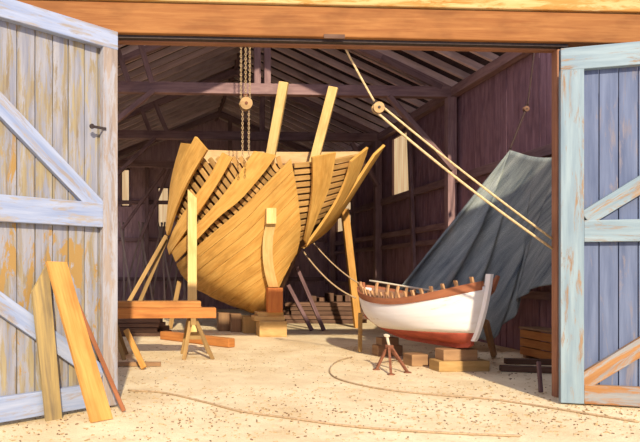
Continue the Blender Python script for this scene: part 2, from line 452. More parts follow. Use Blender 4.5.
truss(y, 'dark roof truss nearest the doorway, its tie beam highest in view', kx,
      [(sx(152, y), sx(138, y), szz(38, y)), (sx(129, y), sx(113, y), szz(38, y)), (sx(440, y), sx(380, y), roofz(sx(380, y))-.2)],
      [((sx(154, y), y-.15, szz(93, y)), (sx(96, y), y-.15, szz(140, y))), ((sx(386, y), y-.15, szz(95, y)), (WR-.24, y-.15, szz(168, y)))])
y = TR[1]
truss(y, 'second dark roof truss, its tie beam just above the big hull', [sx(262, y), sx(273, y)],
      [(sx(167, y), sx(150, y), szz(93, y)), (sx(150, y), sx(135, y), szz(93, y))],
      [((sx(155, y), y-.15, szz(140, y)), (sx(115, y), y-.15, szz(178, y))), ((sx(350, y), y-.15, szz(142, y)), (WR-.24, y-.15, szz(185, y)))])
y = TR[2]
truss(y, 'farthest dark roof truss, close to the back wall', [sx(230, y)], [],
      [((sx(165, y), y-.15, szz(170, y)), (sx(122, y), y-.15, szz(230, y))), ((sx(140, y), y-.15, szz(240, y)), (sx(170, y), y-.15, szz(170, y)))])

# front of the shed: lintel, fascia, jambs
x0, x1 = -3.4, 8.6
struct(MB().box(x0, x1, YD-.12, YD+.12, ZL+.02, ZL+.40).build('trim_20', M['lintel'], bevel=.015))
struct(MB().box(x0, x1, YD-.16, YD+.10, ZL+.40, ZL+.80).build('trim_21', M['fascia'], bevel=.015))
struct(MB().box(XL-.1, XR+.05, YD+.02, YD+.14, ZL-.03, ZL+.02).build('trim_22', M['jamb'], bevel=.008))
struct(MB().box(XL-.1, XR+.05, YD-.06, YD+.02, ZL-.015, ZL+.02).build('trim_23', M['iron']))
struct(MB().box(XR-.06, XR, YD-.02, YD+.10, 0, ZL-.03).build('trim_24', M['jamb'], bevel=.008))
struct(MB().box(XL-.09, XL+.0, YD+.0, YD+.18, 0, ZL-.03).build('trim_25', M['jamb'], bevel=.008))
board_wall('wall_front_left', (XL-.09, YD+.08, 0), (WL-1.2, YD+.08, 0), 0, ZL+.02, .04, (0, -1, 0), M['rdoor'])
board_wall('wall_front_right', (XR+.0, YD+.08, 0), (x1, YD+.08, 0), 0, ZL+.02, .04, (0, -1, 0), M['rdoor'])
a = at(336, 39, YD-.2)
tag(MB().box(a.x-.13, a.x+.13, YD-.135, YD-.12, ZL+.0, ZL+.05).build('mending_plate', M['oldlum']), 'small pale plate fixed under the middle of the orange lintel', 'plate')

# ------------------------------------------------------------------ barn doors
def door(idx, H, ang, width, z0, z1, sgn, boards, frame, worn, braces, rails, stile):
    """H hinge foot; leaf runs along d, seen face along nrm"""
    d = V((math.cos(ang), math.sin(ang), 0)); nr = V((0, 0, 1)).cross(d)*sgn
    H = V(H)
    t = sroot('door_%d' % idx, H)
    def P(u, z, o): return H + d*u + nr*o + V((0, 0, z))
    mb = MB(); u = .02
    while u < width-.03:
        w = min(random.uniform(.17, .23), width-.02-u); of = random.uniform(-.004, .004)
        mb.frame_box(P(u+.007, z0+.02, -.03+of), V((0, 0, z1-z0-.04)), d*(w-.014), nr*.028); u += w
    mb.build('boards', boards, t)
    def bar(name, u0, za, u1, zb, w, mat, th=.05, o=0):
        mb = MB(); p0 = P(u0, za, 0); p1 = P(u1, zb, 0); a = p1-p0; x = a.normalized(); y = nr.cross(x)
        mb.frame_box(p0-y*w/2+nr*o, a, y*w, nr*th); return mb.build(name, mat, t, bevel=.008)
    bar('stile', stile/2, z0, stile/2, z1, stile, M['lstile'] if idx == 1 else frame, .085)
    bar('stile', width-.1, z0, width-.1, z1, .2, frame, .085)
    for k, (za, zb) in enumerate(rails):
        r = bar('rail', stile if k else -.0, (za+zb)/2, width-.2, (za+zb)/2, zb-za, worn if k == 2 else frame, [.089, .08, .08][k])
        if k == 2 and worn != frame: r['label'] = 'worn rust-stained bottom rail'
    for k, (u0, za, u1, zb, w) in enumerate(braces): bar('brace', u0, za, u1, zb, w, worn if idx == 2 and k else frame, .07, .002)
    if idx == 1:
        st = [c for c in t.children if c.name.startswith('stile')][0]
        b = MB().frame_box(P(.17, 3.25, .086), d*.22, V((0, 0, .03)), nr*.012).disc(P(.36, 3.265, .094), nr, .03, .015, 10)
        b.build('latch_hook', M['iron'], t)
    return t
HL = at(114, 300, YD-.2); HL.z = 0
al = math.atan2(-.61, -.79)
door(1, HL, al, 2.75, .03, 4.44, -1 if V((0, 0, 1)).cross(V((-.79, -.61, 0))).x < 0 else 1, M['ldoor'], M['lframe'], M['lframe'],
     [(.20, 2.30, 2.5, 4.22, .2), (.20, .40, 2.5, 2.04, .2)], [(4.22, 4.44), (2.12, 2.40), (.05, .31)], .2)
HR = at(558.5, 300, YD-.32); HR.z = 0
ar = math.radians(-19)
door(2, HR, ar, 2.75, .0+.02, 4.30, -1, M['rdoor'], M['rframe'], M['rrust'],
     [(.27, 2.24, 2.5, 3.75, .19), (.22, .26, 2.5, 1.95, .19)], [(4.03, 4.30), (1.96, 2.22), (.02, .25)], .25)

# ------------------------------------------------------------------ the big hull
ZT = lambda py, Y: at(200, py, Y).z
ROWS = [(318, 258, 280), (310, 240, 281), (300, 218, 283), (288, 194, 287), (275, 179, 293), (262, 171, 299), (249, 167, 305), (235, 166, 320),
        (220, 166.5, 335), (200, 168.5, 349), (180, 171, 362), (160, 176, 376), (146, 180, 387), (125, 186, 400)]
BF = 2.1
def ynose(z): return lerp(15.35, 13.5, min(max((z-.5)/4.0, 0), 1.15)**.8)
TAB = []
for py, l, r in ROWS:
    Y = 16.0
    for _ in range(6): z = ZT(py, Y); Y = ynose(z)+BF
    TAB.append((z, at(l, py, Y).x, at(r, py, Y).x, at(lerp(268, 292, (318-py)/170), py, Y-BF).x))
TAB.sort()
def row(z):
    if z <= TAB[0][0]: return TAB[0][1:]
    for a, b in zip(TAB, TAB[1:]):
        if z <= b[0]:
            t = (z-a[0])/(b[0]-a[0]); return tuple(lerp(p, q, t) for p, q in zip(a[1:], b[1:]))
    return TAB[-1][1:]
def hullY(x, z):
    l, r, c = row(z); c = min(max(c, l+.05), r-.05)
    t = (c-x)/(c-l) if x < c else (x-c)/(r-c)
    t = min(t, .995); return ynose(z) + BF*(1-math.sqrt(1-t*t))
def onhull(px, py, inset=0.0):
    """where the line of sight meets the hull skin"""
    Y = 14.5
    lo, hi = 12.5, 17.5
    for _ in range(30):
        mid = (lo+hi)/2; p = at(px, py, mid)
        if hullY(p.x, p.z) > mid: lo = mid
        else: hi = mid
    p = at(px, py, (lo+hi)/2)
    if inset:
        p = p - hnorm(p)*inset
    return p
def hnorm(p):
    e = .05
    gx = (hullY(p.x+e, p.z)-hullY(p.x-e, p.z))/(2*e); gz = (hullY(p.x, p.z+e)-hullY(p.x, p.z-e))/(2*e)
    gx = max(-3, min(3, gx)); gz = max(-2, min(2, gz))
    return V((gx, -1, gz)).normalized()
hb = V((at(270, 300, 15).x, 15.0, 0.0))
hull = thing('wooden_ship_hull', 'huge half-planked yellow wooden ship hull propped up in the dark shed', 'ship hull', hb)
def strip(e0, e1, n=16, m=4, th=.07, lift=0.0, name='plank', mat='hull'):
    a = smooth_poly(e0, n); b = smooth_poly(e1, n); top = []; bot = []
    for j in range(m+1):
        r = []
        for k in range(n+1):
            q = a[k].lerp(b[k], j/m); r.append(onhull(q.x, q.y))
        top.append(r)
    # offset along averaged normal
    for j in range(m+1):
        r2 = []
        for k in range(n+1): r2.append(top[j][k] - hnorm(top[j][k])*(th-lift))
        bot.append(r2); top[j] = [p + hnorm(p)*lift for p in top[j]]
    return MB().slab(bot, top).build(name, M[mat], hull)
V2 = lambda *p: [V((x, y, 0)) for x, y in p]
strip(V2((181.5, 143), (175, 165), (170, 190), (168.5, 220)), V2((192, 144), (184, 165), (175, 190), (170, 222)), name='plank', lift=.02)
strip(V2((198, 137), (181, 171), (172.5, 198), (169, 229)), V2((209, 150), (191, 181), (178, 211), (170.5, 235)), lift=.10, th=.08)
strip(V2((223, 152.5), (211, 175), (195, 198), (177, 226), (169, 246)), V2((233, 158), (218, 184), (202, 209), (184, 235), (171, 254)), lift=.06)
strip(V2((254, 151), (240, 172), (221, 198), (201, 220.5), (173, 251)), V2((276, 155), (264, 172), (241, 199), (219, 217), (199, 238), (177, 261)), lift=.05, th=.08)
# closed planking below
Rb = V2((291, 159), (297, 190), (300, 215), (301, 235), (297, 253), (288, 268), (280, 286)); Lb = V2((176, 264), (182, 276), (192, 286.5), (205, 294), (222, 302), (240, 309), (262, 316))
NS = 11
def edge(t):
    r = poly(Rb, t); l = poly(Lb, t); c = (r+l)/2 + V((5*(1-t)+2, -2+5*t*(1-t)*4-1*t, 0))
    return [r, (r*.5+c)*(1/1.5)*1.0 if False else r.lerp(c, .55), c, c.lerp(l, .5), l]
for k in range(NS):
    e0 = edge(k/NS); e1 = edge((k+1)/NS)
    a = [p.lerp(q, .012) for p, q in zip(e0, e1)]; b = [p.lerp(q, .985) for p, q in zip(e0, e1)]
    strip(a, b, n=18, m=3, lift=.02*(k % 2)*.5)
# starboard planks
strip(V2((311.5, 157), (312, 180), (310, 205), (304, 240)), V2((335, 152), (329, 184), (317, 215), (305.5, 243)), lift=.05)
strip(V2((350, 161), (346, 177), (336, 200), (322, 222), (306, 244)), V2((367, 147), (358, 172), (341, 203), (326, 226), (305, 246)), lift=.05)
strip(V2((374, 155), (359, 178), (342, 204), (325, 228), (307, 246)), V2((384.5, 145), (361, 182), (345, 207), (328, 230), (303, 248)), lift=.03)
# ribs seen in the gaps
def rib(pp, w=.10, th=.09):
    pts = [onhull(q.x, q.y, .13) for q in smooth_poly(pp, 12)]
    rows_t = []; rows_b = []
    for k, p in enumerate(pts):
        t = (pts[min(k+1, 12)]-pts[max(k-1, 0)]).normalized(); nn = hnorm(p); s = t.cross(nn).normalized()
        rows_t.append((p-s*w/2, p+s*w/2)); rows_b.append((p-s*w/2-nn*th, p+s*w/2-nn*th))
    T = [[r[0] for r in rows_t], [r[1] for r in rows_t]]; B = [[r[0] for r in rows_b], [r[1] for r in rows_b]]
    MB().slab(B, T).build('rib', M['hull_rib'], hull)
SA = V2((215, 288), (245, 262), (268, 225), (284, 192), (293, 168)); EA = V2((170, 240), (171, 205), (176, 175), (190, 160), (215, 158), (245, 158), (283, 158))
NR = 22
for k in range(NR):
    t = (k+.5)/NR; a = poly(SA, t); b = poly(EA, t); rib([a, a.lerp(b, .5)+V((-3, 3, 0)), b])
for k in range(13):
    y0 = 164+k*6.6; xr = [r for r in ROWS if r[0] <= y0]
    def rx(py):
        for a, b in zip(ROWS, ROWS[1:]):
            if b[0] <= py <= a[0]: return lerp(a[2], b[2], (a[0]-py)/(a[0]-b[0]))
        return 300
    xe = min(rx(y0-6)-7, 372); 
    if xe < 304: continue
    rib([V((296, y0+3, 0)), V((lerp(296, xe, .5), y0, 0)), V((xe, y0-6, 0))], w=.10)
# dark inner skin running back into the shed
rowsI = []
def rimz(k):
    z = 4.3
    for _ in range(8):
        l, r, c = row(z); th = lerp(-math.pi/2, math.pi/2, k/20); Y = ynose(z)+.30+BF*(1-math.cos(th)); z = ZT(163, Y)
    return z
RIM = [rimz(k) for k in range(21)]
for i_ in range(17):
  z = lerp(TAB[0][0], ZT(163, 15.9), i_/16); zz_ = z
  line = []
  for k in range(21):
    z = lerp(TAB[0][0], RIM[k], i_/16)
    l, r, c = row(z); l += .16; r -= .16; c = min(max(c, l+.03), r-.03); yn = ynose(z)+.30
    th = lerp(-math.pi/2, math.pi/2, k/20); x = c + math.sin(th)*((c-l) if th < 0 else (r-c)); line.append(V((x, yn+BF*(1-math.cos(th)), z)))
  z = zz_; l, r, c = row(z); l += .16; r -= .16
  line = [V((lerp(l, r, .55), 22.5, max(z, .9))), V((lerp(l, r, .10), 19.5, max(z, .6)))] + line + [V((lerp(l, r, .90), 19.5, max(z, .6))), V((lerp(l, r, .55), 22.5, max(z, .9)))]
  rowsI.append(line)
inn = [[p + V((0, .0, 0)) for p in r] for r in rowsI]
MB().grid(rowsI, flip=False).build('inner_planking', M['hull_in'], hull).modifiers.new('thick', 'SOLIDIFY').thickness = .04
# bulwark of the far side, pale band behind the plank heads
top = []; bot = []
for z in (ZT(176, 15.4), ZT(150, 15.4)):
    a = []; b = []
    for k in range(17):
        t = k/16; x = lerp(at(201, 160, 15.4).x, at(362, 160, 15.4).x, t); yy = 15.35 + .18*math.sin(math.pi*t)
        a.append(V((x, yy, z))); b.append(V((x, yy+.09, z)))
    top.append(a); bot.append(b)
MB().slab(top, bot).build('bulwark', M['bulwark'], hull)
MB().beam(at(214, 171, 15.15), at(352, 171, 15.15), .18, .16).build('deck_beam', M['bulwark'], hull)
# two tall timber heads
for (xa, ya, xb, yb) in ((284, 82, 264, 192), (333.5, 87, 305, 196)):
    p1 = at(xa, ya, 13.98); p0 = at(xb, yb, 14.65)
    MB().beam(p0, p1, .15, .22, (.9, -.4, 0)).build('timber_head', M['hull_pale'], hull, bevel=.01)
# stern post, its pale scarf block and keel
pc = [(271.5, 222), (268.5, 235), (267.5, 250), (268.5, 265), (271, 278), (273.5, 287)]
L_ = []; R_ = []
for q in smooth_poly(V2(*pc), 14):
    p = onhull(q.x, q.y); yy = p.y-.03; L_.append((at(q.x-5, q.y, yy-.16), at(q.x+5, q.y, yy-.16), at(q.x-5, q.y, yy+.06), at(q.x+5, q.y, yy+.06)))
MB().slab([[l[2] for l in L_], [l[3] for l in L_]], [[l[0] for l in L_], [l[1] for l in L_]]).build('stern_post', M['hull_pale'], hull)
p = onhull(271, 215)
MB().box(at(266.5, 215, p.y-.2).x, at(276.5, 215, p.y-.2).x, p.y-.2, p.y+.1, ZT(223.5, p.y-.2), ZT(207.5, p.y-.2)).build('scarf_block', M['hull_pale'], hull, bevel=.01)
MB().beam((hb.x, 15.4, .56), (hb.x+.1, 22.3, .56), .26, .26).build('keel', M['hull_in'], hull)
# red-brown upright block carrying the post, and the keel blocks
def blk(name, pl, pr, pyb, pyt, Y, depth, mat, label, group='keel blocks under the big hull', cat='block', z0=None):
    x0 = at(pl, pyb, Y).x; x1 = at(pr, pyb, Y).x; zb = ZT(pyb, Y) if z0 is None else z0; zt = ZT(pyt, Y)
    return tag(MB().box(x0, x1, Y, Y+depth, zb, zt).build(name, M[mat], bevel=.012), label, cat, group)
Y0 = fl(270, 337).y
zA = ZT(321.5, Y0); blk('keel_block', 259.5, 287, 337, 321.5, Y0, .62, 'block', 'pale squared block at the bottom front of the stack under the ship hull', z0=0)
zB = ZT(317.5, Y0+.03)
tag(MB().box(at(255, 320, Y0).x, at(285.5, 320, Y0).x, Y0+.05, Y0+.6, zA, zA+.12).build('keel_block', M['block'], bevel=.01), 'flat pale slab on top of the front block under the ship hull', 'block', 'keel blocks under the big hull')
tag(MB().box(at(258, 320, Y0).x, at(284, 320, Y0).x, Y0+.07, Y0+.58, zA+.12, zA+.22).build('keel_block', M['block'], bevel=.01), 'thin slab directly under the red upright prop block', 'block', 'keel blocks under the big hull')
zC = zA+.22
yP = min(Y0+.1, min(onhull(px, py).y for px in (268, 272, 276) for py in (290, 298, 306, 312))-.36)
tag(MB().box(at(268, 300, yP).x, at(283, 300, yP).x, yP, yP+.26, zC, ZT(288, yP)).build('prop_block', M['red_block'], bevel=.012),
    'red-brown upright block standing under the curved stern post', 'block')
blk('keel_block', 243.5, 255.5, 331, 317, Y0+.85, .5, 'block', 'tan block just left of the front stack under the hull', z0=0)
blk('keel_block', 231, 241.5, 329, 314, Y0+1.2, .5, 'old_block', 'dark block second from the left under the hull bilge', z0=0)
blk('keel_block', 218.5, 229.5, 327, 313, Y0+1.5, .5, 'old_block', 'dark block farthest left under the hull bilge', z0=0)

# ------------------------------------------------------------------ shores and poles
def pole(name, p0, p1, w, h, mat, label, cat='prop', group=None, bevel=.01, up=(0, 1, 0)):
    return tag(MB().beam(p0, p1, w, h, up).build(name, M[mat], bevel=bevel), label, cat, group)
yS = 14.35
p0 = at(191.5, 0, yS); s0 = V((p0.x, yS, 0))
mb = MB(); a = V((p0.x-.09, yS, 0)); w = .22; zt = ZT(192, yS)
i = len(mb.v)
mb.frame_box(a, V((0, 0, zt-.15)), V((w, 0, 0)), V((0, .12, 0)))
mb.v[1] += V((0, 0, .22)); mb.v[5] += V((0, 0, .22))
tag(mb.build('upright_shore', M['hull_pale'], bevel=.008), 'pale upright plank standing before the left side of the ship hull', 'prop')
pole('leaning_shore', V((at(358, 318, 16.9).x, 16.9, .02)), at(344.5, 209, 16.5), .2, .16, 'board', 'yellow-orange post leaning against the right flank of the ship hull', 'prop')
pole('slanting_shore', fl(122, 330).to_2d().to_3d() if False else V((at(112, 0, 16.0).x, 16.0, .02)), at(166, 236, 17.0), .11, .10, 'leg', 'long tan pole slanting low from the left bilge of the hull', 'prop', 'slanting poles left of the hull')
pole('slanting_shore', V((at(128, 0, 16.6).x, 16.6, .02)), at(167, 238, 17.2), .11, .10, 'leg', 'steeper tan pole slanting beside the lower pole left of the hull', 'prop', 'slanting poles left of the hull')
pole('slanting_shore', V((at(170, 0, 16.9).x, 16.9, .02)), at(179.5, 281, 16.8), .13, .12, 'leg', 'short steep brown prop under the left bilge of the hull', 'prop', 'slanting poles left of the hull')
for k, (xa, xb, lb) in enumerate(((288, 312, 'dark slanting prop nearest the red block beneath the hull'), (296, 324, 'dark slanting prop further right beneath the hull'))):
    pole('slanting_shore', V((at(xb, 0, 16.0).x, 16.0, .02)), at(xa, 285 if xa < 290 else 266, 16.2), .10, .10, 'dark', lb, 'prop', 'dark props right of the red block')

# ------------------------------------------------------------------ white rowing boat
bow = V((at(484, 300, 9.0).x, 9.0, 0)); hd = math.radians(-75)     # heading of bow
BL, BB = 3.1, 1.40
ax = V((math.cos(hd), math.sin(hd), 0)); ay = V((-ax.y, ax.x, 0)); KZ = .40
ctr = bow - ax*(BL/2); boat = thing('rowing_boat', 'small white double-ended rowing boat with red bottom on blocks', 'boat', ctr)
def bhalf(s): return BB/2*max(0.0, 1-abs(s)**2.3)**.72
def bsheer(s): return .74 + (.33*s**2 if s > 0 else .20*s*s)
def bkeel(s): return .02 + (.09*s**6 if s > 0 else .34*s*s)
def bpt(s, v, side, out=0.0, inn=0.0):
    w = bhalf(s); z0 = bkeel(s); z1 = bsheer(s)
    vf = 1 - abs(s)**3*.55            # ends become V shaped
    y = w*((1-(1-v)**3.2)*vf + v*(1-vf)) ; z = z0 + (z1-z0)*(v**1.25)
    rake = (.10 if s > 0 else -.12)*abs(s)**4*v - (.22*s**5*(1-v)**1.3 if s > 0 else 0)
    return ctr + ax*(s*BL/2*.985 + rake) + ay*(side*(max(y-inn, 0)+.018+out)) + V((0, 0, KZ+z))
NSG = 34
ss = [lerp(-1, 1, i/NSG) for i in range(NSG+1)]
VW = .50
def waterv(s):          # level painted waterline
    z0 = bkeel(s); z1 = bsheer(s); t = max((.195+.05*s-z0)/(z1-z0), .002); return t**(1/1.25)
for side in (-1, 1):
    rows = [[bpt(s, lerp(waterv(s), .93, j/8), side) for s in ss] for j in range(9)]
    o = MB().grid(rows, flip=(side > 0)).build('topside_planking', M['white'], boat); o.modifiers.new('t', 'SOLIDIFY').thickness = .02
    rows = [[bpt(s, lerp(0, waterv(s), j/8), side) for s in ss] for j in range(9)]
    o = MB().grid(rows, flip=(side > 0)).build('bottom_planking', M['redpaint'], boat); o.modifiers.new('t', 'SOLIDIFY').thickness = .02
    rows = [[bpt(s, lerp(.05, .92, j/8), side, inn=.035) + V((0, 0, .02)) for s in ss] for j in range(9)]
    MB().grid(rows, flip=(side < 0)).build('inner_lining', M['boatin'], boat)
    s3 = [lerp(-.985, .985, i/NSG) for i in range(NSG+1)]
    T = [[bpt(s, v, side, out=.02) for s in s3] for v in (.885, 1.0)]; B = [[bpt(s, v, side, inn=.03) for s in s3] for v in (.885, 1.0)]
    MB().slab(T, B).build('wale', M['wale'], boat)
    for k in range(19):
        s = lerp(-.90, .92, k/18)
        pts = [bpt(s, v, side, inn=.055) for v in (.45, .6, .75, .9, 1.0)]; tp = pts[-1]; pts.append(tp+V((0, 0, .105))+ay*side*.03)
        ra = [[p-ax*.026 for p in pts], [p+ax*.026 for p in pts]]; rb_ = [[p-ay*side*.035 for p in r] for r in ra]
        MB().slab(ra, rb_).build('rib', M['boatrib'], boat)
# pale capping rail along the far side
s4 = [lerp(-.96, .35, i/20) for i in range(21)]
for side in (-1, 1):
    pass
far = 1 if ay.x > 0 else -1
MB().tube([bpt(s, 1.0, far, inn=.05)+V((0, 0, .10)) for s in s4], .022, 6).build('capping_rail', M['paleRail'], boat)
for s in (-.45, .1):
    a = bpt(s, .72, -1, inn=.04); b = bpt(s, .72, 1, inn=.04); MB().beam(a, b, .2, .03).build('thwart', M['boatrib'], boat)
def endpost(sg, top, mat, w=.055):
    pts = []
    for j in range(13):
        v = j/12*1.0; s = sg; p0 = (bpt(s, v, 1)+bpt(s, v, -1))/2; pts.append(p0 + ax*sg*.02)
    pts.append(pts[-1]+ax*sg*.015+V((0, 0, top)))
    a = [[p-ay*w/2+ax*sg*.05 for p in pts], [p+ay*w/2+ax*sg*.05 for p in pts]]; b = [[p-ay*w/2-ax*sg*.05 for p in pts], [p+ay*w/2-ax*sg*.05 for p in pts]]
    return MB().slab(a, b).build('stem' if sg > 0 else 'sternpost', M[mat], boat, bevel=.006)
endpost(1, .10, 'white'); endpost(-1, .05, 'wale')
T = [[ctr+ax*(s*BL/2-(.24*s**5 if s > 0 else 0))+ay*y+V((0, 0, KZ+bkeel(s)-.06)) for s in ss] for y in (-.035, .035)]; B = [[p+V((0, 0, .08)) for p in r] for r in T]
MB().slab(B, T).build('keel', M['redpaint'], boat)
# rudder-like cluster of dark rib ends at the bow top
for k in range(4):
    p = bpt(.90-.05*k, 1.0, far, out=.03); MB().beam(p-V((0, 0, .1)), p+V((0, 0, .13))+ay*far*.10, .045, .05).build('bow_rib', M['wale'], boat)
# blocks under the boat
def bb(s, o, L, W, z0, z1, mat, label, rot=0):
    c = ctr + ax*(s*BL/2) + ay*o; u = (V((1, 0, 0)) if rot == 0 else V((math.cos(rot), math.sin(rot), 0))); v = V((-u.y, u.x, 0))
    return tag(MB().frame_box(c-u*L/2-v*W/2+V((0, 0, z0)), u*L, v*W, V((0, 0, z1-z0))).build('keel_block', M[mat], bevel=.01), label, 'block', 'blocks under the rowing boat')
bb(.64, .03, .85, .34, 0, .17, 'block', 'broad pale block lowest under the bow of the white boat', .03)
bb(.62, .0, .58, .28,   .17, .35, 'old_block', 'brown block on top of the pale block under the white boat bow', .05)
bb(.22, -.30, .30, .30, 0, .20, 'old_block', 'small brown block left of the pale block under the boat', .1)
bb(-.55, 0, .5, .26, 0, .20, 'old_block', 'dark lower block under the stern end of the white boat', .1)
bb(-.55, 0, .36, .22, .20, .345, 'old_block', 'dark upper block under the stern end of the white boat', .15)
# rusty tripod jack
tc_ = V((*fl(392, 371).to_2d(), 0))
tj = thing('tripod_stand', 'rusty three-legged iron stand beside the white boat', 'stand', tc_)
hub = tc_ + V((.0, .12, .38))
for (px, py) in ((376.5, 370), (390.5, 374), (407.5, 373)):
    f = fl(px, py); 
    if px == 390.5: f = fl(391, 375)
    lg = MB().beam(f+V((0, 0, .012)), hub+(f-tc_).to_2d().to_3d()*.12, .038, .038).build('leg', M['rust'], tj)
    MB().box(f.x-.05, f.x+.05, f.y-.035, f.y+.035, 0, .02).build('foot', M['rust'], lg)
f = fl(398, 360); MB().beam(V((f.x, f.y, .01)), hub, .035, .035).build('leg', M['rust'], tj)
MB().disc(hub, (0, 0, 1), .07, .05, 10).build('collar', M['rust'], tj)
MB().tube([hub, hub+V((-.01, .08, .17))], .024, 8).disc(hub+V((-.01, .08, .17)), (0, -.3, 1), .05, .02, 10).build('jack_screw', M['paleRail'], tj)
# shores of the boat
p = bpt(.86, .45, far, out=.06); e = V((*fl(494, 357).to_2d(), .03))
pole('boat_shore', e, p, .10, .07, 'old_block', 'dark board propping the bow of the white boat on its right', 'prop', 'props of the rowing boat')
p = bpt(-.72, .40, -far, out=.09); e = V((*fl(360, 353).to_2d(), .03))
pole('boat_shore', e, p, .07, .07, 'leg', 'thin prop slanting under the stern end of the white boat', 'prop', 'props of the rowing boat')

# ------------------------------------------------------------------ saw horses and boards
zsh = .76
def sawhorse(cx, y0, y1, label, feet, mat='leg'):
    t = thing('sawhorse', label, 'sawhorse', (cx, (y0+y1)/2, 0), 'sawhorses by the left door')
    MB().beam((cx, y0-.15, zsh-.06), (cx, y1+.15, zsh-.06), .10, .12).build('crossbeam', M['green' if mat == 'green' else 'leg'], t, bevel=.008)
    for y in (y0, y1):
        for k, dx in enumerate(feet):
            MB().beam((cx+dx, y+(-.06 if y == y0 else .06), .0), (cx+(.04 if dx > 0 else -.04), y, zsh-.02), .075, .055, (0, 1, 0)).build('leg', M['leg'], t, bevel=.006)
        MB().beam((cx+feet[0]*.5, y-.03, .40), (cx+feet[1]*.5, y-.03, .40), .03, .07).build('brace', M['leg'], t)
    return t
yh0 = fl(200, 359).y; yh1 = yh0+.65
cxh = at(193, 330, yh0).x
sawhorse(cxh, yh0, yh1, 'wooden sawhorse under the right end of the orange boards', (-.17, .36))
cxl = at(108, 330, yh0).x
sawhorse(cxl, yh0, yh1, 'wooden sawhorse half hidden by the left door edge', (-.30, .30))
def lumber(x0, x1, y0, y1, z0, z1, mat, label, group, cat='board', name='board', rz=0):
    return tag(MB().box(x0, x1, y0, y1, z0, z1).build(name, M[mat], bevel=.008), label, cat, group)
g = 'boards across the sawhorses'
xl = at(76, 310, yh0).x
lumber(xl, at(216, 310, yh0-.1).x, yh0-.14, yh0+.16, zsh, zsh+.185, 'orange', 'thick orange plank lying frontmost across the two sawhorses', g)
lumber(xl+.3, at(203, 310, yh0+.2).x, yh0+.22, yh0+.46, zsh, zsh+.18, 'orange', 'middle orange plank lying behind the thick front plank on the sawhorses', g)
lumber(xl+.1, at(201, 310, yh0+.0).x, yh0-.02, yh0+.34, zsh+.185, zsh+.30, 'board_mid', 'flat orange-tan timber on top of the plank pile on the sawhorses', g)
lumber(at(100, 320, yh1).x, at(163, 320, yh1+.2).x, yh1-.05, yh1+.2, zsh-.0, zsh+.10, 'green', 'greenish beam lying behind the orange planks on the sawhorses', g)
# stray timbers on the floor at left
pole('leaning_stick', fl(144, 370)+V((0, 0, .03)), at(126, 330, fl(144, 370).y+.5), .10, .05, 'board', 'yellow offcut board slanting beside the left door edge', 'board')
mb = MB().beam(fl(163, 335, .1)+V((0, 0, 0)), fl(232, 343, .1), .2, .19)
tag(mb.build('squared_timber', M['orange'], bevel=.02), 'orange squared timber lying on the floor behind the sawhorse', 'timber')
mb = MB().beam(fl(112, 364, .04), fl(161, 364, .04), .1, .07)
tag(mb.build('floor_board', M['old_block'], bevel=.01), 'brown board flat on the floor next to the left door', 'board')
# stack of old lumber at left behind the horses
k = 0
for lv in range(4):
    for q in range(3):
        x0 = at(112+random.uniform(-3, 3), 330, 15.2).x; x1 = at(random.uniform(158, 172)-lv*2, 330, 15.2).x
        z0 = lv*.11; yq = 14.9+q*.26+lv*.03
        lumber(x0, x1, yq, yq+.22, z0, z0+.10, 'oldlum', 'weathered board in the low grey stack behind the sawhorses', 'grey lumber stack at left', name='stacked_board'); k += 1
# lumber by the right wall
for lv in range(5):
    for q in range(2):
        y0 = 17.6+random.uniform(-.2, .3); x = 5.0+q*.42+lv*.06; z0 = lv*.13
        o = tag(MB().beam((4.0+random.uniform(-.3, .2), 18.6+q*.30+lv*.05, z0+.06), (6.4+random.uniform(-.3, .2), 18.3+q*.30+lv*.05, z0+.06), .24, .115).build('stacked_board', M['oldlum'], bevel=.008),
                'brown board in the low pile along the right wall behind the boat', 'board', 'lumber pile by the right wall')
for q in range(6):
    x = at(308+q*8.5, 300, 19.3).x
    tag(MB().box(x, x+.19, 18.95, 19.35, .65+.001, .65+random.uniform(.12, .28)).build('offcut', M['oldlum'], bevel=.01), 'wood offcut lying on the brown lumber pile by the wall', 'block', 'offcuts on the lumber pile')
# poles leaning on the back wall at left
for q in range(14):
    xb = lerp(at(119, 0, 23.5).x, at(186, 0, 23.5).x, q/13); L = 3.7; sl = (.9, -.15, .6, -.7)[q % 4]; yl = YB-.36-.14*(q % 4)
    tag(MB().beam((xb, yl-1.9, .03), (xb+sl, yl, L), .07, .06, (0, 1, 0)).build('leaning_pole', M['pole']), 'thin grey pole leaning on the back wall left of the hull', 'pole', 'poles leaning on the back wall')
# crate and timbers at the right wall near the jamb
def wY2(px):
    d = ray(px, 272); return (WR-.6)/d.x*d.y
ya, yb = wY2(556)+.6, wY2(520)+.1
cr = thing('plank_crate', 'brown slatted crate against the right wall beside the jamb', 'crate', (WR-.3, (ya+yb)/2, 0))
mb = MB()
for k in range(3): mb.box(WR-.60, WR-.57, ya-.6, yb-.1, .06+k*.16, .20+k*.16)
mb.build('front_slats', M['orange'], cr)
mb = MB()
for k in range(3): mb.box(WR-.57, WR-.20, yb-.1, yb-.07, .06+k*.16, .20+k*.16); mb.box(WR-.57, WR-.20, ya-.6, ya-.57, .06+k*.16, .20+k*.16)
mb.build('end_slats', M['old_block'], cr)
MB().box(WR-.6, WR-.18, ya-.62, yb-.05, .54, .57).build('lid', M['old_block'], cr)
for yy in (ya-.5, yb-.2): MB().box(WR-.58, WR-.2, yy-.04, yy+.04, 0, .06).build('foot', M['old_block'], cr)
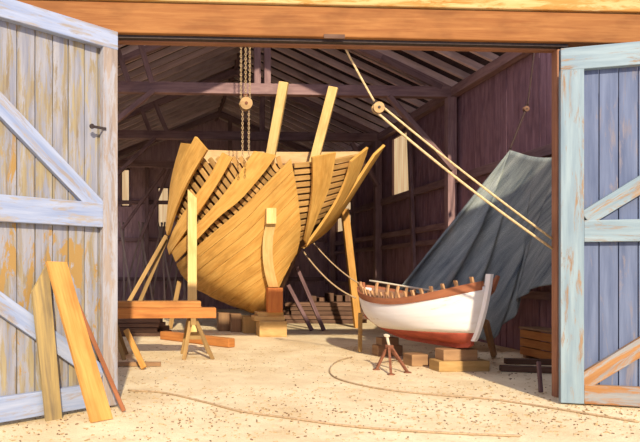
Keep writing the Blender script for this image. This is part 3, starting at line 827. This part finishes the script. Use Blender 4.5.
for k, (pa, pb) in enumerate((((505, 361), (553, 362)), ((500, 368), (553, 370)))):
    tag(MB().beam(fl(*pa, .05), fl(*pb, .05), .14, .09).build('floor_timber', M['oldlum'], bevel=.01), ('farther' if k == 0 else 'nearer')+' grey timber on the floor right of the white boat', 'timber', 'timbers on the floor at right')
pole('leaning_stick', V((*fl(541, 394).to_2d(), .02)), V((XR-.12, YD+.27, .42)), .05, .04, 'dark', 'short dark stick leaning at the foot of the right jamb', 'stick')

# ------------------------------------------------------------------ boards leaning on the left door
DN = V((.61, -.79, 0)).normalized()
def doorpt(px, py, off):
    d = ray(px, py); o = V((0, 0, EYE)); return o + d*(((HL+DN*off)-o).dot(DN)/d.dot(DN))
def leanb(name, f0, f1, t0, t1, of, ot, th, mat, label):
    a = doorpt(*f0, of); b = doorpt(*f1, of); a.z = 0; b.z = 0; c = doorpt(*t0, ot); d = doorpt(*t1, ot); n = 8
    nn = (b-a).cross(c-a).normalized()
    if nn.dot(DN) < 0: nn = -nn
    F_ = [[a.lerp(c, i/n) for i in range(n+1)], [b.lerp(d, i/n) for i in range(n+1)]]
    B_ = [[p+nn*th for p in r] for r in F_]
    return tag(MB().slab(F_, B_).build(name, M[mat], bevel=.005), label, 'board', 'boards leaning on the left door')
leanb('leaning_board', (90, 420), (111, 418), (45, 262), (65, 263), .50, .155, .045, 'board', 'wide bright yellow-orange board leaning against the left door')
leanb('leaning_board', (45, 413), (61, 411), (31, 292), (47, 262), .125, .10, .03, 'board_grey', 'narrower grey-topped board leaning behind the wide yellow one')
a = doorpt(124, 408, .35); a.z = .015; b = doorpt(77, 303, .12)
pole('leaning_stick', a, b, .05, .03, 'red_stick', 'thin reddish stick leaning on the left door behind the wide board', 'stick')

# ------------------------------------------------------------------ ropes, pulleys, chain
def pulley(name, c, r, label, axis=(0, -1, 0), mat='pulley', strap='iron', hang=V((0, 0, 1))):
    t = thing(name, label, 'pulley', V(c)-V((0, 0, r))); ax_ = V(axis).normalized(); c = V(c)
    MB().disc(c+ax_*r*.45, ax_, r, r*.25, 20).build('cheek', M[mat], t, bevel=.004)
    MB().disc(c-ax_*r*.45, ax_, r, r*.25, 20).build('cheek', M[mat], t, bevel=.004)
    MB().disc(c, ax_, r*.8, r*.5, 20).build('sheave', M['rust'], t)
    MB().disc(c, ax_, r*.25, r*1.35, 10).build('pin', M[strap], t)
    MB().torus(c+hang*r*1.25, ax_, r*.3, r*.1, 12, 6).build('eye', M[strap], t)
    return t
YP = YD+.32
pA = at(345, 50, YD+.30); pB = at(378, 108, YP)
pulley('pulley_block', pB, .075, 'small round wooden block on the rope slanting from the lintel', mat='pulley', hang=(pA-pB).normalized())
def rope(name, pts, r, mat, label, group=None, sag=0, cat='rope'):
    P = [V(p) for p in pts]
    if len(P) == 2:
        P = [P[0].lerp(P[1], i/16)-V((0, 0, sag*4*(i/16)*(1-i/16))) for i in range(17)]
    return tag(MB().tube(P, r, 7).build(name, M[mat]), label, cat, group)
MB_ = (pA-pB).normalized()
rope('hauling_rope', [V((pA.x-.02, YD+.21, ZL+.0)), pB+MB_*.10], .014, 'rope', 'rope running from the lintel down to the small round block', sag=.01)
rope('hauling_rope', [pB+V((.06, 0, .02)), V((XR-.055, YD+.08, ZT(238, YD+.08)))], .014, 'rope', 'upper of two ropes stretching from the block to the right jamb', sag=.03)
rope('hauling_rope', [pB+V((.0, 0, -.07)), V((XR-.055, YD+.08, ZT(248, YD+.08)))], .016, 'rope', 'lower of two ropes stretching from the block to the right jamb', sag=.05)
# chain hoist
YC = 13.2; cc = at(245.8, 104, YC)
ch = pulley('hoist_pulley', cc, .14, 'round pale hoist pulley hanging on chains above the ship hull', mat='pulley', strap='rust')
zt_ = roofz(RID-1.2)-.16
def chain(x, za, zb, label, grp='hoist chains above the hull'):
    mb = MB(); z = zb; k = 0
    while z < za:
        mb.torus((x, YC, z+.03), (1, 0, 0) if k % 2 else (0, 1, 0), .020, .008, 8, 5, 1.6); z += .050; k += 1
    return tag(mb.build('hoist_chain', M['chain']), label, 'chain', grp)
for px, lb in ((241, 'leftmost chain strand running up from the hoist pulley'), (245.6, 'middle chain strand running up from the hoist pulley'), (249.8, 'rightmost chain strand running up from the hoist pulley')):
    x = at(px, 60, YC).x; chain(x, zt_, cc.z+(.17 if px == 245.6 else .12), lb)
for px, lb in ((242.5, 'left chain strand hanging from the hoist pulley to the hull'), (248.8, 'right chain strand hanging from the hoist pulley to the hull')):
    x = at(px, 120, YC).x; chain(x, cc.z-.10, ZT(156, YC), lb)
trim((RID-1.2, YC, roofz(RID-1.2)+.02), (RID+1.2, YC, roofz(RID-1.2)+.02), .14, .2)
# ------------------------------------------------------------------ fishing net
YN = 11.35
pk = at(510, 150, YN); 
pd = at(526, 109, YN-.05)
pulley('net_pulley', pd, .055, 'small dark block on the rope holding up the net', mat='oldlum')
rope('net_rope', [V((WR-.12, YN-.1, 5.92)), pd+V((.03, 0, .06))], .016, 'rope_dark', 'dark rope from the eave down to the block above the net')
rope('net_rope', [pd+V((-.02, 0, -.05)), pk+V((0, 0, .02))], .02, 'rope_dark', 'dark rope from the block to the peak of the net')
rows = []
nu, nv = 56, 44
topR = V((7.15, 9.6, 3.6))
def netp(u, v):
    # u: 0 far-left edge .. 1 right edge ; v: 0 top .. 1 bottom
    tops = smooth_poly([pk, pk.lerp(topR, .35)-V((0, 0, .12)), pk.lerp(topR, .7)-V((0, 0, .10)), topR], 20)
    tp = poly(tops, max(0, (u-.30)/.70))
    bots = [at(392, 294, 12.3), at(425, 302, 12.0), at(455, 322, 11.7), at(490, 341, 11.5), at(512, 312, 11.2), at(530, 291, 10.6), at(560, 283, 9.9)]
    bots = [V((min(b.x, WR-.35), b.y, max(b.z, .05))) for b in bots]
    bt = poly(smooth_poly(bots, 30), u)
    p = tp.lerp(bt, v)
    # slack: belly of the cloth between its edges
    p.z -= .50*math.sin(math.pi*v)*math.sin(math.pi*min(1, u*1.0))*.5
    fold = math.sin(u*38+2*v)*.085 + math.sin(u*71+1)*.045 + math.sin(u*17-v*3)*.07
    p += V((.35, -1, .15))*fold*min(1, v*2.2)*(1-.2*v)
    p.x = min(p.x, WR-.22)
    return p
for j in range(nv+1): rows.append([netp(i/nu, (j/nv)) for i in range(nu+1)])
o = tag(MB().grid(rows).build('fishing_net', M['net']), 'grey-green fishing net draped from the roof behind the white boat', 'net')
o.modifiers.new('thick', 'SOLIDIFY').thickness = .008

# ropes lying on the floor
def frope(px, label):
    pts = smooth_poly([fl(x, y, .013) for x, y in px], 60)
    return tag(MB().tube(pts, .012, 6).build('floor_rope', M['rope_floor']), label, 'rope', 'ropes lying on the floor')
frope([(352, 357), (338, 361), (330, 368), (333, 376), (352, 383), (390, 390), (440, 395), (490, 399), (540, 406), (590, 414), (639, 422)], 'dark rope looping on the floor and running right past the doorway')
frope([(128, 390), (165, 393), (205, 402), (240, 411), (290, 418), (350, 426), (430, 432), (520, 436)], 'thin rope lying across the sand in the foreground')
# slack ropes hanging at the right side of the hull
a = at(303, 251, 15.9)
rope('mooring_rope', [a, at(356, 298, 15.2)], .022, 'oldlum' if False else 'rope_floor', 'lower slack rope from the hull flank towards the white boat', 'slack ropes right of the hull', .18)
rope('mooring_rope', [at(312, 241, 15.95), at(362, 285, 15.2)], .018, 'rope_floor', 'upper slack rope from the hull flank towards the white boat', 'slack ropes right of the hull', .12)
# wood chips and debris
mb = MB()
for k in range(2600):
    x = random.uniform(-2, 7.2); y = random.choice((random.uniform(5.6, 8.2), random.uniform(5.6, 13)))
    s = random.uniform(.008, .03)*(1 if y > 8 else .8); a = random.random()*6.28
    u = V((math.cos(a), math.sin(a), random.uniform(-.1, .1)))*s*random.uniform(1, 2.6); v = V((-math.sin(a), math.cos(a), 0))*s*.6
    mb.frame_box(V((x, y, .001)), u, v, V((0, 0, .006)))
o = mb.build('wood_chips', M['chip'], loc=(2.5, 8, 0)); o['kind'] = 'stuff'; tag(o, 'wood chips scattered over the sandy floor', 'chips')

mb = MB()
for k in range(900):
    x = random.uniform(-1.5, 6.5); y = random.choice((random.gauss(6.6, .5), random.uniform(5.6, 11)))
    s = random.uniform(.006, .018); a = random.random()*6.28
    u = V((math.cos(a), math.sin(a), 0))*s*random.uniform(1, 2.2); v = V((-math.sin(a), math.cos(a), 0))*s*.7
    mb.frame_box(V((x, y, .001)), u, v, V((0, 0, .008)))
o = mb.build('bark_crumbs', M['crumb'], loc=(2.5, 8, 0)); o['kind'] = 'stuff'; tag(o, 'dark brown bark crumbs scattered over the foreground sand', 'crumbs')
# ------------------------------------------------------------------ light
s = bpy.data.lights.new('sun', 'SUN'); so = bpy.data.objects.new('sun', s); C.objects.link(so)
s.energy = 4.4; s.angle = math.radians(1.2); s.color = (1.0, .86, .66)
EL, AZ = math.radians(30), math.radians(0)
dirn = V((-math.sin(AZ)*math.cos(EL), math.cos(AZ)*math.cos(EL), -math.sin(EL)))
so.rotation_euler = dirn.to_track_quat('-Z', 'Y').to_euler(); so.location = (0, -5, 12)
w = bpy.data.worlds.new('sky'); bpy.context.scene.world = w; w.use_nodes = True
bg = w.node_tree.nodes['Background']; bg.inputs[0].default_value = (.68, .68, .88, 1); bg.inputs[1].default_value = 1.0
for o in bpy.data.objects:
    if '_o' in o: del o['_o']
sc = bpy.context.scene
sc.view_settings.view_transform = 'Standard'; sc.view_settings.look = 'None'; sc.view_settings.gamma = 1; sc.view_settings.exposure = .42
